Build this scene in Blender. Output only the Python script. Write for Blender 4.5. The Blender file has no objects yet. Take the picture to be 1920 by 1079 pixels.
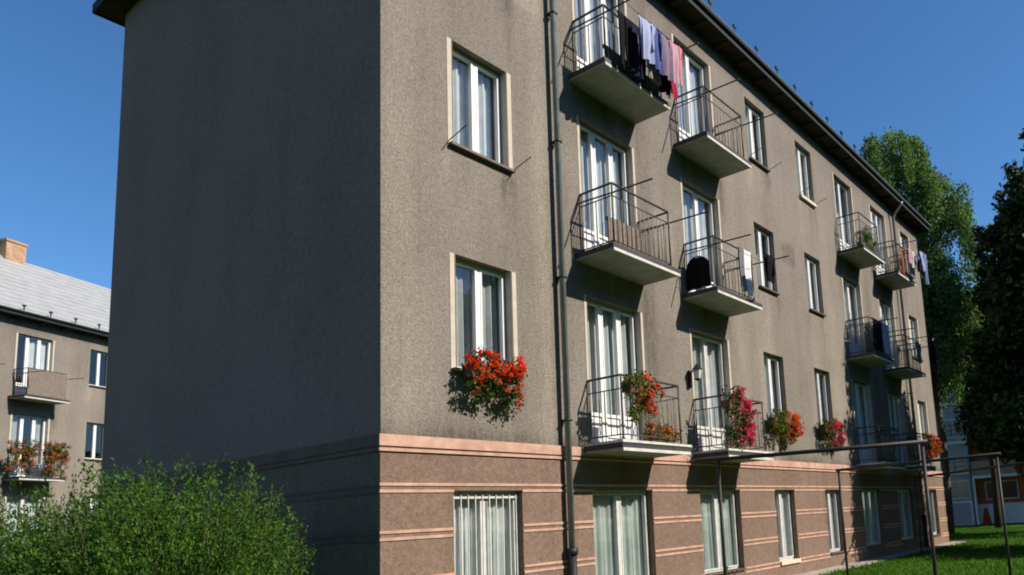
import bpy, math, random
from mathutils import Vector, Matrix
import numpy as np

random.seed(7)
rng = np.random.default_rng(7)
S = bpy.context.scene
COL = S.collection

# ------------------------------------------------------------------ camera
cam_d = bpy.data.cameras.new("camera")
cam = bpy.data.objects.new("camera", cam_d)
COL.objects.link(cam)
right = Vector((0.57908395, -0.8134205, -0.05485317))
up = Vector((-0.08513299, -0.12724739, 0.98821074))
fwd = Vector((0.8108108, 0.56758717, 0.14293584))
cam.matrix_world = Matrix((
    (right.x, up.x, -fwd.x, -4.63372942),
    (right.y, up.y, -fwd.y, -6.90274231),
    (right.z, up.z, -fwd.z, -0.46596697),
    (0, 0, 0, 1)))
cam_d.sensor_width = 36
cam_d.lens = 1400.41 / 1920 * 36
cam_d.shift_x = (960 - 1248.572) / 1920
cam_d.shift_y = (770.175 - 539.5) / 1920
cam_d.clip_end = 2000
S.camera = cam

# ------------------------------------------------------------------ sky and sun
TO_SUN = Vector((0.25, -0.70, 0.55)).normalized()
EL = math.asin(TO_SUN.z)
AZ = math.atan2(TO_SUN.x, TO_SUN.y)
W = bpy.data.worlds.new("World")
S.world = W
W.use_nodes = True
wn = W.node_tree
bg = wn.nodes["Background"]
sky = wn.nodes.new("ShaderNodeTexSky")
sky.sky_type = 'NISHITA'
sky.sun_disc = False
sky.sun_elevation = EL
sky.sun_rotation = AZ
sky.altitude = 500
sky.air_density = 1.0
sky.dust_density = 0.5
sky.ozone_density = 5.0
hs = wn.nodes.new("ShaderNodeHueSaturation")
hs.inputs["Saturation"].default_value = 1.16
wn.links.new(sky.outputs[0], hs.inputs["Color"])
wn.links.new(hs.outputs[0], bg.inputs[0])
bg.inputs[1].default_value = 0.113
sun_d = bpy.data.lights.new("sun", 'SUN')
sun_d.energy = 5.0
sun_d.angle = math.radians(0.5)
sun_d.color = (1.0, 0.93, 0.83)
sun = bpy.data.objects.new("sun", sun_d)
COL.objects.link(sun)
sun.rotation_euler = (-TO_SUN).to_track_quat('-Z', 'Y').to_euler()
sun.location = TO_SUN * 60

S.view_settings.view_transform = 'Standard'
S.view_settings.look = 'None'
S.view_settings.exposure = 0.47
S.view_settings.gamma = 1
S.render.engine = 'CYCLES'
S.cycles.max_bounces = 6
S.cycles.diffuse_bounces = 2
S.cycles.transparent_max_bounces = 10
S.cycles.use_denoising = True
S.cycles.filter_width = 1.9


# ------------------------------------------------------------------ materials
class N:
    """small node-tree writer"""
    def __init__(s, name):
        s.m = bpy.data.materials.new(name)
        s.m.use_nodes = True
        s.t = s.m.node_tree
        s.b = s.t.nodes["Principled BSDF"]
        s.out = s.t.nodes["Material Output"]

    def new(s, kind, **kw):
        n = s.t.nodes.new(kind)
        for k, v in kw.items():
            setattr(n, k, v)
        return n

    def link(s, a, b):
        s.t.links.new(a, b)

    def coord(s, scale=(1, 1, 1)):
        tc = s.new("ShaderNodeTexCoord")
        mp = s.new("ShaderNodeMapping")
        mp.inputs["Scale"].default_value = scale
        s.link(tc.outputs["Object"], mp.inputs[0])
        return mp.outputs[0]

    def noise(s, scale, detail=4, rough=0.55, coord=None):
        n = s.new("ShaderNodeTexNoise")
        n.inputs["Scale"].default_value = scale
        n.inputs["Detail"].default_value = detail
        n.inputs["Roughness"].default_value = rough
        s.link(coord if coord is not None else s.coord(), n.inputs["Vector"])
        return n.outputs["Fac"]

    def ramp(s, fac, stops):
        r = s.new("ShaderNodeValToRGB")
        e = r.color_ramp.elements
        while len(e) < len(stops):
            e.new(0.5)
        for i, (p, c) in enumerate(stops):
            e[i].position = p
            e[i].color = (*c, 1) if len(c) == 3 else c
        s.link(fac, r.inputs[0])
        return r.outputs[0]

    def mix(s, a, b, fac=0.5, mode='MULTIPLY'):
        n = s.new("ShaderNodeMix", data_type='RGBA', blend_type=mode)
        for sock, v in ((n.inputs[0], fac), (n.inputs[6], a), (n.inputs[7], b)):
            if hasattr(v, "is_linked"):
                s.link(v, sock)
            elif isinstance(v, (int, float)):
                sock.default_value = v
            else:
                sock.default_value = (*v, 1)
        return n.outputs[2]

    def bump(s, h, strength=0.5, dist=0.01):
        b = s.new("ShaderNodeBump")
        b.inputs["Strength"].default_value = strength
        b.inputs["Distance"].default_value = dist
        s.link(h, b.inputs["Height"])
        s.link(b.outputs[0], s.b.inputs["Normal"])

    def done(s, color=None, rough=0.8, spec=0.3, metal=0.0):
        if color is not None:
            if hasattr(color, "is_linked"):
                s.link(color, s.b.inputs["Base Color"])
            else:
                s.b.inputs["Base Color"].default_value = (*color, 1)
        s.b.inputs["Roughness"].default_value = rough
        s.b.inputs["Specular IOR Level"].default_value = spec
        s.b.inputs["Metallic"].default_value = metal
        return s.m


def roughcast(name, base, dark, stain, streak=0.55, speck=1.0, wear=False):
    n = N(name)
    c = n.coord()
    fine = n.noise(38, 3, 0.7, c)
    mid = n.noise(13, 3, 0.6, c)
    big = n.noise(0.55, 5, 0.6, c)
    stv = n.noise(1.0, 5, 0.62, n.coord((2.6, 2.6, 0.22)))
    col = n.ramp(fine, [(0.32, dark), (0.52, base), (0.72, tuple(min(1, v * (1 + .38 * speck)) for v in base))])
    col = n.mix(col, n.ramp(mid, [(0.3, (.80, .79, .78)), (0.65, (1.05, 1.05, 1.05))]), 0.8)
    col = n.mix(col, n.ramp(big, [(0.3, stain), (0.58, (1, 1, 1))]), 0.9)
    col = n.mix(col, n.ramp(stv, [(0.3, (.74, .73, .72)), (0.5, (1, 1, 1)), (0.72, (1.08, 1.07, 1.06))]), streak)
    if wear:
        at = n.new("ShaderNodeAttribute")
        at.attribute_name = "wear"
        rag = n.noise(7, 4, .65, n.coord((2.2, 2.2, .5)))
        mr = n.new("ShaderNodeMath", operation='MULTIPLY')
        n.link(at.outputs["Fac"], mr.inputs[0])
        mr2 = n.new("ShaderNodeMapRange")
        for i_, v_ in ((1, .3), (2, .65), (3, .25), (4, 1.25)):
            mr2.inputs[i_].default_value = v_
        n.link(rag, mr2.inputs[0])
        n.link(mr2.outputs[0], mr.inputs[1])
        ad = n.new("ShaderNodeMath", operation='ADD')
        ad.inputs[1].default_value = .5
        n.link(mr.outputs[0], ad.inputs[0])
        col = n.mix(col, n.ramp(ad.outputs[0], [(0.0, (.56, .55, .54)), (.5, (1, 1, 1)), (1.0, (1.34, 1.31, 1.26))]), 1.0)
    n.bump(fine, 0.9, 0.012)
    return n.done(col, 0.95, 0.1)


def plain(name, col, rough=0.7, var=0.25, scale=9, spec=0.3, metal=0.0, bump=0.0):
    n = N(name)
    f = n.noise(scale, 5, 0.6)
    lo = tuple(v * (1 - var) for v in col)
    hi = tuple(min(1, v * (1 + var)) for v in col)
    c = n.ramp(f, [(0.3, lo), (0.7, hi)])
    if bump:
        n.bump(f, bump, 0.01)
    return n.done(c, rough, spec, metal)


def leaf_mat(name, col, trans=0.35):
    n = N(name)
    f = n.noise(3.0, 3, 0.6)
    c = n.ramp(f, [(0.3, tuple(v * .7 for v in col)), (0.7, tuple(v * 1.3 for v in col))])
    tr = n.new("ShaderNodeBsdfTranslucent")
    n.link(n.mix(c, (1.25, 1.2, .5), 1.0), tr.inputs[0])
    ms = n.new("ShaderNodeMixShader")
    ms.inputs[0].default_value = trans
    m = n.done(c, 0.6, 0.14)
    n.link(n.b.outputs[0], ms.inputs[1])
    n.link(tr.outputs[0], ms.inputs[2])
    n.link(ms.outputs[0], n.out.inputs[0])
    return m


def glass_mat(name="window_glass"):
    n = N(name)
    tr = n.new("ShaderNodeBsdfTransparent")
    tr.inputs[0].default_value = (.94, .96, .95, 1)
    gl = n.new("ShaderNodeBsdfGlossy")
    gl.inputs["Roughness"].default_value = 0.03
    gl.inputs[0].default_value = (.95, .97, 1, 1)
    bp = n.new("ShaderNodeBump")
    bp.inputs["Strength"].default_value = 0.12
    bp.inputs["Distance"].default_value = 0.02
    n.link(n.noise(1.7, 1, 0.4), bp.inputs["Height"])
    n.link(bp.outputs[0], gl.inputs["Normal"])
    lw = n.new("ShaderNodeLayerWeight")
    lw.inputs[0].default_value = .5
    pw = n.new("ShaderNodeMath", operation='POWER')
    pw.inputs[1].default_value = 4
    n.link(lw.outputs["Facing"], pw.inputs[0])
    ad = n.new("ShaderNodeMath", operation='MULTIPLY_ADD')
    ad.inputs[1].default_value = 0.6
    ad.inputs[2].default_value = 0.05
    n.link(pw.outputs[0], ad.inputs[0])
    ms = n.new("ShaderNodeMixShader")
    n.link(ad.outputs[0], ms.inputs[0])
    n.link(tr.outputs[0], ms.inputs[1])
    n.link(gl.outputs[0], ms.inputs[2])
    n.link(ms.outputs[0], n.out.inputs[0])
    return n.m


def cloth_mat(name, col, trans=0.25):
    n = N(name)
    c = n.ramp(n.noise(5, 3, .5), [(.3, tuple(v * .88 for v in col)), (.7, tuple(min(1, v * 1.06) for v in col))])
    tr = n.new("ShaderNodeBsdfTranslucent")
    n.link(c, tr.inputs[0])
    ms = n.new("ShaderNodeMixShader")
    ms.inputs[0].default_value = trans
    m = n.done(c, 0.9, 0.1)
    n.link(n.b.outputs[0], ms.inputs[1])
    n.link(tr.outputs[0], ms.inputs[2])
    n.link(ms.outputs[0], n.out.inputs[0])
    return m


def lawn_mat():
    n = N("lawn_grass")
    c = n.coord()
    a = n.noise(0.35, 5, .6, c)
    b = n.noise(14, 4, .7, c)
    col = n.ramp(b, [(.28, (.020, .050, .003)), (.5, (.040, .108, .006)), (.75, (.074, .160, .012))])
    col = n.mix(col, n.ramp(a, [(.3, (.72, .80, .7)), (.7, (1.15, 1.1, 1.0))]), .9)
    n.bump(b, 1.0, .05)
    return n.done(col, .9, .1)


def brick_mat():
    n = N("red_brick")
    tc = n.new("ShaderNodeTexCoord")
    mp = n.new("ShaderNodeMapping")
    mp.inputs["Rotation"].default_value = (math.radians(90), 0, math.radians(90))
    n.link(tc.outputs["Object"], mp.inputs[0])
    br = n.new("ShaderNodeTexBrick")
    br.inputs["Color1"].default_value = (.50, .13, .055, 1)
    br.inputs["Color2"].default_value = (.40, .10, .045, 1)
    br.inputs["Mortar"].default_value = (.34, .22, .16, 1)
    br.inputs["Scale"].default_value = 3.0
    n.link(mp.outputs[0], br.inputs["Vector"])
    return n.done(br.outputs[0], .9, .1)


def roof_mat(name, col):
    n = N(name)
    wv = n.new("ShaderNodeTexWave", wave_type='BANDS', bands_direction='Z')
    wv.inputs["Scale"].default_value = 1.25
    wv.inputs["Distortion"].default_value = .25
    n.link(n.coord(), wv.inputs[0])
    f = n.noise(2.5, 5, .6)
    c = n.ramp(wv.outputs["Fac"], [(.0, tuple(v * .80 for v in col)), (.25, col), (1, tuple(v * 1.06 for v in col))])
    c = n.mix(c, n.ramp(f, [(.3, (.82, .82, .82)), (.7, (1.05, 1.05, 1.05))]), .9)
    return n.done(c, .6, .3)


M = {}
M["wall"] = roughcast("grey_roughcast", (.224, .196, .163), (.147, .128, .106), (.80, .79, .78), wear=True)
M["wall_end"] = roughcast("end_wall_roughcast", (.280, .176, .152), (.217, .136, .116), (.84, .83, .83), .22, .5)  # end-wall copy of the render, reddened to offset blue-green fill light
M["plinth"] = roughcast("pink_brown_roughcast", (.205, .140, .106), (.158, .108, .082), (.84, .82, .80), .6, .7)
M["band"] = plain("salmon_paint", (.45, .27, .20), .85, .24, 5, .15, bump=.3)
M["band_dull"] = plain("dull_end_band", (.150, .098, .076), .9, .2, 5, .1, bump=.3)  # darker, duller band colour used on the end walls
M["surround"] = plain("cream_paint", (.47, .40, .32), .8, .12, 6)
M["frame"] = plain("white_window_paint", (.66, .66, .64), .45, .06, 6)
M["frame_old"] = plain("worn_white_paint", (.50, .49, .46), .55, .15, 8)
M["pane"] = glass_mat()
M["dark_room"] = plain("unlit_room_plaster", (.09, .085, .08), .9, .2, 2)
M["curtain_white"] = cloth_mat("white_net_curtain", (.84, .85, .86), .35)
M["curtain_grey"] = cloth_mat("grey_net_curtain", (.56, .58, .60), .4)
M["curtain_green"] = cloth_mat("pale_green_curtain", (.70, .74, .71), .4)
M["curtain_brown"] = cloth_mat("brown_curtain", (.25, .11, .05), .3)
M["slab"] = plain("balcony_concrete", (.30, .30, .26), .9, .18, 6, .1, bump=.3)
M["slab_edge"] = plain("pale_balcony_edge", (.52, .50, .45), .85, .2, 7, .1)
M["lip"] = plain("dark_metal_lip", (.045, .042, .04), .6, .3, 12)
M["rail"] = plain("dark_railing_paint", (.055, .050, .047), .55, .3, 14)
M["bar"] = plain("weathered_bar_paint", (.17, .145, .12), .65, .3, 14)
M["panel"] = plain("brown_reed_matting", (.20, .16, .128), .9, .3, 24, .1, bump=.5)
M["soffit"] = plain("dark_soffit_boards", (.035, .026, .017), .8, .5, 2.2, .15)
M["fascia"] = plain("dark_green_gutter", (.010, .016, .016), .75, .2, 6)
M["gutter"] = plain("zinc_gutter_edge", (.34, .36, .36), .5, .15, 5, .4, .3)
M["roof"] = roof_mat("pale_grey_roof_sheets", (.32, .32, .31))
M["chimney"] = plain("chimney_brick", (.36, .23, .14), .9, .3, 8, .1)
M["pipe"] = plain("zinc_grey_downpipe", (.17, .19, .195), .38, .2, 6, .5)
M["castiron"] = plain("black_cast_iron", (.018, .018, .018), .5, .3, 8)
M["sill"] = plain("brown_sill_metal", (.10, .075, .06), .5, .2, 6)
M["sill_pale"] = plain("cream_stone_sill", (.55, .48, .36), .8, .15, 6)
M["frame_pipe"] = plain("black_rusty_pipe", (.022, .019, .018), .55, .5, 10, .3)
M["lawn"] = lawn_mat()
M["blade_a"] = leaf_mat("grass_blade_green", (.060, .155, .010))
M["blade_b"] = leaf_mat("grass_blade_dark", (.045, .11, .012))
M["bush_a"] = leaf_mat("shrub_leaf_light", (.078, .160, .020))
M["bush_b"] = leaf_mat("shrub_leaf_mid", (.044, .100, .013))
M["bush_c"] = leaf_mat("shrub_leaf_dark", (.030, .070, .014))
M["stem"] = plain("brown_twig", (.10, .075, .045), .9, .3, 12)
M["birch_a"] = leaf_mat("birch_leaf_light", (.120, .205, .060))
M["birch_b"] = leaf_mat("birch_leaf_dark", (.055, .112, .032))
M["birch_bark"] = plain("birch_bark", (.10, .088, .076), .9, .6, 3, .1)  # bark colour darkened to carry the shade on the trunk
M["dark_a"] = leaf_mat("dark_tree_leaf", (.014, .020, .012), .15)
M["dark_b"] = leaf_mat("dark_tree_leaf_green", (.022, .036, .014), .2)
M["bark"] = plain("dark_bark", (.045, .035, .028), .95, .4, 6, .1)
M["flo_leaf"] = leaf_mat("geranium_leaf", (.055, .095, .020))
M["flo_leaf_dark"] = leaf_mat("geranium_leaf_dark", (.025, .045, .012))
M["flo_leaf_yellow"] = leaf_mat("plant_leaf_yellow_green", (.17, .20, .025))
M["red"] = leaf_mat("red_petal", (.74, .030, .014), .3)
M["orange"] = leaf_mat("orange_red_petal", (.76, .085, .012), .3)
M["pinkred"] = leaf_mat("coral_petal", (.72, .11, .09), .3)
M["pink"] = leaf_mat("magenta_pink_petal", (.72, .055, .17), .3)
M["planter"] = plain("brown_planter_plastic", (.12, .055, .03), .6, .2, 6)
M["pot"] = plain("white_pot_glaze", (.70, .68, .63), .5, .1, 6)
M["far_grey"] = plain("far_grey_render", (.33, .34, .35), .9, .2, 1.5, .1)
M["far_white"] = plain("far_white_render", (.62, .66, .68), .9, .15, 1.2, .1)
M["brick"] = brick_mat()
M["dark_glass"] = plain("dark_window_glass", (.03, .035, .04), .1, .3, 2, .6)
M["red_paint"] = plain("red_sign_paint", (.16, .016, .014), .5, .1, 4)
for nm, c in {"navy": (.018, .020, .045), "black": (.010, .010, .012), "lightblue": (.40, .43, .62),
              "blue": (.09, .11, .30), "tan": (.42, .36, .32), "mauve": (.24, .18, .24), "pinkc": (.56, .33, .38),
              "rose": (.72, .22, .28), "redc": (.42, .03, .06), "white": (.80, .79, .80), "lilac": (.42, .40, .60),
              "greyc": (.22, .22, .23), "rust": (.30, .10, .05), "denim": (.17, .23, .40), "palegrey": (.55, .52, .52)}.items():
    M["c_" + nm] = cloth_mat("cloth_" + nm, c, .2)


# ------------------------------------------------------------------ mesh writer
class MB:
    def __init__(s):
        s.v, s.f, s.mi = [], [], []

    def quad(s, a, b, c, d, m=0):
        i = len(s.v)
        s.v += [a, b, c, d]
        s.f.append((i, i + 1, i + 2, i + 3))
        s.mi.append(m)

    def poly(s, pts, m=0):
        i = len(s.v)
        s.v += list(pts)
        s.f.append(tuple(range(i, i + len(pts))))
        s.mi.append(m)

    def box(s, x0, x1, y0, y1, z0, z1, m=0, mt=None):
        i = len(s.v)
        s.v += [(x0, y0, z0), (x1, y0, z0), (x1, y1, z0), (x0, y1, z0), (x0, y0, z1), (x1, y0, z1), (x1, y1, z1), (x0, y1, z1)]
        for q in ((0, 3, 2, 1), (4, 5, 6, 7), (0, 1, 5, 4), (1, 2, 6, 5), (2, 3, 7, 6), (3, 0, 4, 7)):
            s.f.append(tuple(i + k for k in q))
            s.mi.append(m)
        return s

    def tube(s, pts, r, n=8, m=0, r1=None):
        pts = [Vector(p) for p in pts]
        i0 = len(s.v)
        prev = None
        for k, p in enumerate(pts):
            d = (pts[min(k + 1, len(pts) - 1)] - pts[max(k - 1, 0)]).normalized()
            if prev is None:
                a = d.cross(Vector((0, 0, 1)))
                if a.length < .05:
                    a = d.cross(Vector((1, 0, 0)))
                a.normalize()
            else:
                a = (prev - d * prev.dot(d)).normalized()
            prev = a
            b = d.cross(a)
            rr = r if r1 is None else r + (r1 - r) * k / max(1, len(pts) - 1)
            for j in range(n):
                t = 2 * math.pi * j / n
                s.v.append(tuple(p + a * (rr * math.cos(t)) + b * (rr * math.sin(t))))
        for k in range(len(pts) - 1):
            for j in range(n):
                q = i0 + k * n
                s.f.append((q + j, q + (j + 1) % n, q + n + (j + 1) % n, q + n + j))
                s.mi.append(m)
        s.f.append(tuple(i0 + j for j in reversed(range(n))))
        s.mi.append(m)
        q = i0 + (len(pts) - 1) * n
        s.f.append(tuple(q + j for j in range(n)))
        s.mi.append(m)
        return s

    def build(s, name, mats, parent=None, smooth=False):
        me = bpy.data.meshes.new(name)
        me.from_pydata(s.v, [], s.f)
        if not isinstance(mats, (list, tuple)):
            mats = [mats]
        for m in mats:
            me.materials.append(m)
        me.polygons.foreach_set("material_index", s.mi)
        if smooth:
            me.polygons.foreach_set("use_smooth", [True] * len(s.f))
        me.update()
        return link(name, me, parent)


def link(name, me, parent=None):
    o = bpy.data.objects.new(name, me)
    COL.objects.link(o)
    if parent is not None:
        o.parent = parent
    return o


def empty(name, loc, rz=0, label=None, cat=None, group=None):
    o = bpy.data.objects.new(name, None)
    o.empty_display_size = .3
    COL.objects.link(o)
    o.location = loc
    o.rotation_euler = (0, 0, rz)
    return tag(o, label, cat, group)


def tag(o, label=None, cat=None, group=None, kind=None):
    if label:
        o["label"] = label
    if cat:
        o["category"] = cat
    if group:
        o["group"] = group
    if kind:
        o["kind"] = kind
    return o


def quads_mesh(name, C, A, B, mats, mi, parent=None):
    """many small leaf-shaped faces: centre C, half axes A (length) and B (width); pointed leaves"""
    n = len(C)
    V = np.empty((n, 4, 3))
    V[:, 0] = C - A
    V[:, 1] = C + B - A * .1
    V[:, 2] = C + A
    V[:, 3] = C - B - A * .1
    me = bpy.data.meshes.new(name)
    me.vertices.add(n * 4)
    me.vertices.foreach_set("co", V.reshape(-1).astype(np.float32))
    me.loops.add(n * 4)
    me.loops.foreach_set("vertex_index", np.arange(n * 4, dtype=np.int32))
    me.polygons.add(n)
    me.polygons.foreach_set("loop_start", np.arange(0, n * 4, 4, dtype=np.int32))
    me.polygons.foreach_set("loop_total", np.full(n, 4, dtype=np.int32))
    for m in mats:
        me.materials.append(m)
    me.polygons.foreach_set("material_index", np.asarray(mi, dtype=np.int32))
    me.update(calc_edges=True)
    return link(name, me, parent)


def unit(v):
    return v / np.maximum(1e-9, np.linalg.norm(v, axis=1, keepdims=True))


def rand_axes(n, L, Wd, droop=0.0):
    a = rng.normal(size=(n, 3))
    a[:, 2] -= droop
    a = unit(a)
    b = unit(np.cross(a, rng.normal(size=(n, 3))))
    l = L * rng.uniform(.6, 1.35, (n, 1))
    return a * l, b * l * (Wd / L)


# ------------------------------------------------------------------ ground
def ground_z(x, y):
    t = min(1, max(0, (y + .25 * x - 9) / 13))
    t = t * t * (3 - 2 * t)
    if x > 24:
        t *= max(0, 1 - (x - 24) / 10)
    return -1.76 - 1.22 * t


def make_ground():
    xs = [-420, -200, -90, -45] + list(np.arange(-30, 70, 1.6)) + [90, 140, 220, 420]
    ys = [-420, -200, -90, -45] + list(np.arange(-28, 50, 1.6)) + [70, 110, 220, 420]
    nx, ny = len(xs), len(ys)
    mb = MB()
    mb.v = [(x, y, ground_z(x, y)) for y in ys for x in xs]
    for j in range(ny - 1):
        for i in range(nx - 1):
            k = j * nx + i
            mb.f.append((k, k + 1, k + nx + 1, k + nx))
            mb.mi.append(0)
    o = mb.build("lawn", M["lawn"], smooth=True)
    tag(o, "mown green lawn around the apartment blocks", "lawn", kind="structure")


make_ground()

def make_apron():
    mb = MB()
    xs = [-.5 + .95 * i for i in range(24)]
    for a, b in zip(xs[:-1], xs[1:]):
        mb.box(a + .004, b - .004, -.52, -.016, -2.0, -1.735)
    o = mb.build("path", plain("pale_concrete_apron", (.36, .31, .25), .9, .25, 3, .1, bump=.4))
    tag(o, "narrow pale concrete strip along the foot of the block", "path", kind="structure")


make_apron()

# ------------------------------------------------------------------ apartment block
L_, W_, H_ = 20.95, 7.64, 8.98
F2, F3, F4, G1 = 2.81, 5.61, 8.44, -.02
SL = {2: .48, 3: 3.28, 4: 6.08}            # undersides of the balcony slabs
TOP = {1: G1, 2: F2, 3: F3, 4: F4}
COLS = [("wide_window", .92, 1.98), ("door", 3.31, 4.71), ("door", 6.07, 7.42), ("narrow", 8.81, 9.70),
        ("narrow", 11.28, 12.17), ("door", 13.56, 14.91), ("door", 16.27, 17.67), ("wide_window", 19.0, 20.06)]


def col_kind(c, fl):
    return "window" if fl == 1 or COLS[c][0] != "door" else "door"


def opening(c, fl):
    k, x0, x1 = COLS[c]
    zt = TOP[fl]
    if col_kind(c, fl) == "door":
        return x0, x1, SL[fl] + .10, zt
    zb = zt - 1.41
    return x0, x1, zb, zt


def add_wear(me):
    """rain streaks under sills and slabs, washed patches and two plaster repairs, stored per vertex"""
    n = len(me.vertices)
    co = np.empty(n * 3, np.float32)
    me.vertices.foreach_get("co", co)
    co = co.reshape(-1, 3)
    x, z = co[:, 0], co[:, 2]
    w = np.zeros(n)
    r = np.random.default_rng(5)
    for c in range(8):
        for fl in (2, 3, 4):
            x0, x1, zb, zt = opening(c, fl)
            if col_kind(c, fl) == "door":
                zb -= .1
                x0, x1 = x0 - .14, x1 + .09
            spots = [(x0, 1), (x1, 1)] + [(r.uniform(x0, x1), .6) for _ in range(4)]
            for sx, k in spots:
                ln = r.uniform(.5, 1.7) * (1 if k == 1 else .7)
                wd = r.uniform(.035, .11)
                sg = r.choice([-1, -1, 1]) * r.uniform(.15, .45) * k
                t = (zb - z) / ln
                w += sg * np.exp(-((x - sx) / wd) ** 2) * np.where((t > 0) & (t < 1), (1 - t) ** .8, 0)
    # broad washed bands down the wall
    for sx, wd, a in ((9.0, .35, .35), (11.5, .3, .25), (12.6, .5, .2), (4.95, .22, -.25), (7.9, .28, .18), (15.4, .3, -.2), (.25, .25, .2), (2.5, .14, .3)):
        w += a * np.exp(-((x - sx) / wd) ** 2) * np.clip((8.9 - z) / 6, .25, 1)
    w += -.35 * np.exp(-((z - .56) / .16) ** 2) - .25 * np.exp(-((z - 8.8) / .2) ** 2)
    for (a0, a1, b0, b1, v) in ((2.1, 2.62, 6.75, 7.15, .4), (5.15, 5.75, 3.9, 4.7, .22), (10.1, 10.75, 5.0, 5.5, -.22)):
        w += np.where((x > a0) & (x < a1) & (z > b0) & (z < b1), v, 0)
    at = me.attributes.new("wear", 'FLOAT', 'POINT')
    at.data.foreach_set("value", np.clip(w * 1.7, -.6, .6).astype(np.float32))


def fill(vals, step):
    out = []
    for a, b in zip(vals[:-1], vals[1:]):
        k = max(1, math.ceil((b - a) / step))
        out += [a + (b - a) * i / k for i in range(k)]
    return out + [vals[-1]]


def strip_of(c, fl):
    """painted strips beside the wide windows and balcony doors only"""
    if fl == 1:
        return 0.0
    return {"wide_window": .08, "door": .06, "narrow": 0.0}[COLS[c][0]]


def facade(mb, x0, x1, z0, z1, holes, y, depth, m=0, grid=None):
    xs = sorted({x0, x1, *[h[0] for h in holes], *[h[1] for h in holes]})
    zs = sorted({z0, z1, *[min(max(h[2], z0), z1) for h in holes], *[min(max(h[3], z0), z1) for h in holes]})
    if grid:
        xs, zs = fill(xs, grid[0]), fill(zs, grid[1])
    for i in range(len(xs) - 1):
        for j in range(len(zs) - 1):
            cx, cz = (xs[i] + xs[i + 1]) / 2, (zs[j] + zs[j + 1]) / 2
            if any(h[0] < cx < h[1] and h[2] < cz < h[3] for h in holes):
                continue
            mb.quad((xs[i], y, zs[j]), (xs[i + 1], y, zs[j]), (xs[i + 1], y, zs[j + 1]), (xs[i], y, zs[j + 1]), m)
    for a, b, c, d in holes:
        c, d = max(c, z0), min(d, z1)
        if d <= c:
            continue
        e = y + depth
        mb.quad((a, y, c), (a, y, d), (a, e, d), (a, e, c), m)
        mb.quad((b, y, d), (b, y, c), (b, e, c), (b, e, d), m)
        mb.quad((a, y, d), (b, y, d), (b, e, d), (a, e, d), m)
        mb.quad((a, e, c), (b, e, c), (b, y, c), (a, y, c), m)


def curtain_mesh(mb, x0, x1, z0, z1, y, amp=.022, wl=.11, m=0, seed=0):
    r = random.Random(seed)
    n = max(6, int((x1 - x0) / .022))
    ph, w2 = r.uniform(0, 6), wl * r.uniform(1.5, 2.4)
    px = [x0 + (x1 - x0) * i / n for i in range(n + 1)]

    def yy(x, k):
        return y + amp * k * math.sin(2 * math.pi * x / wl + ph) + amp * .6 * math.sin(2 * math.pi * x / w2)
    for i in range(n):
        a, b = px[i], px[i + 1]
        zm = z0 + (z1 - z0) * .5
        mb.quad((a, yy(a, 1.25), z0), (b, yy(b, 1.25), z0), (b, yy(b, 1), zm), (a, yy(a, 1), zm), m)
        mb.quad((a, yy(a, 1), zm), (b, yy(b, 1), zm), (b, yy(b, .7), z1), (a, yy(a, .7), z1), m)


FW = .036
GLASS_Y = .15


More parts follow.
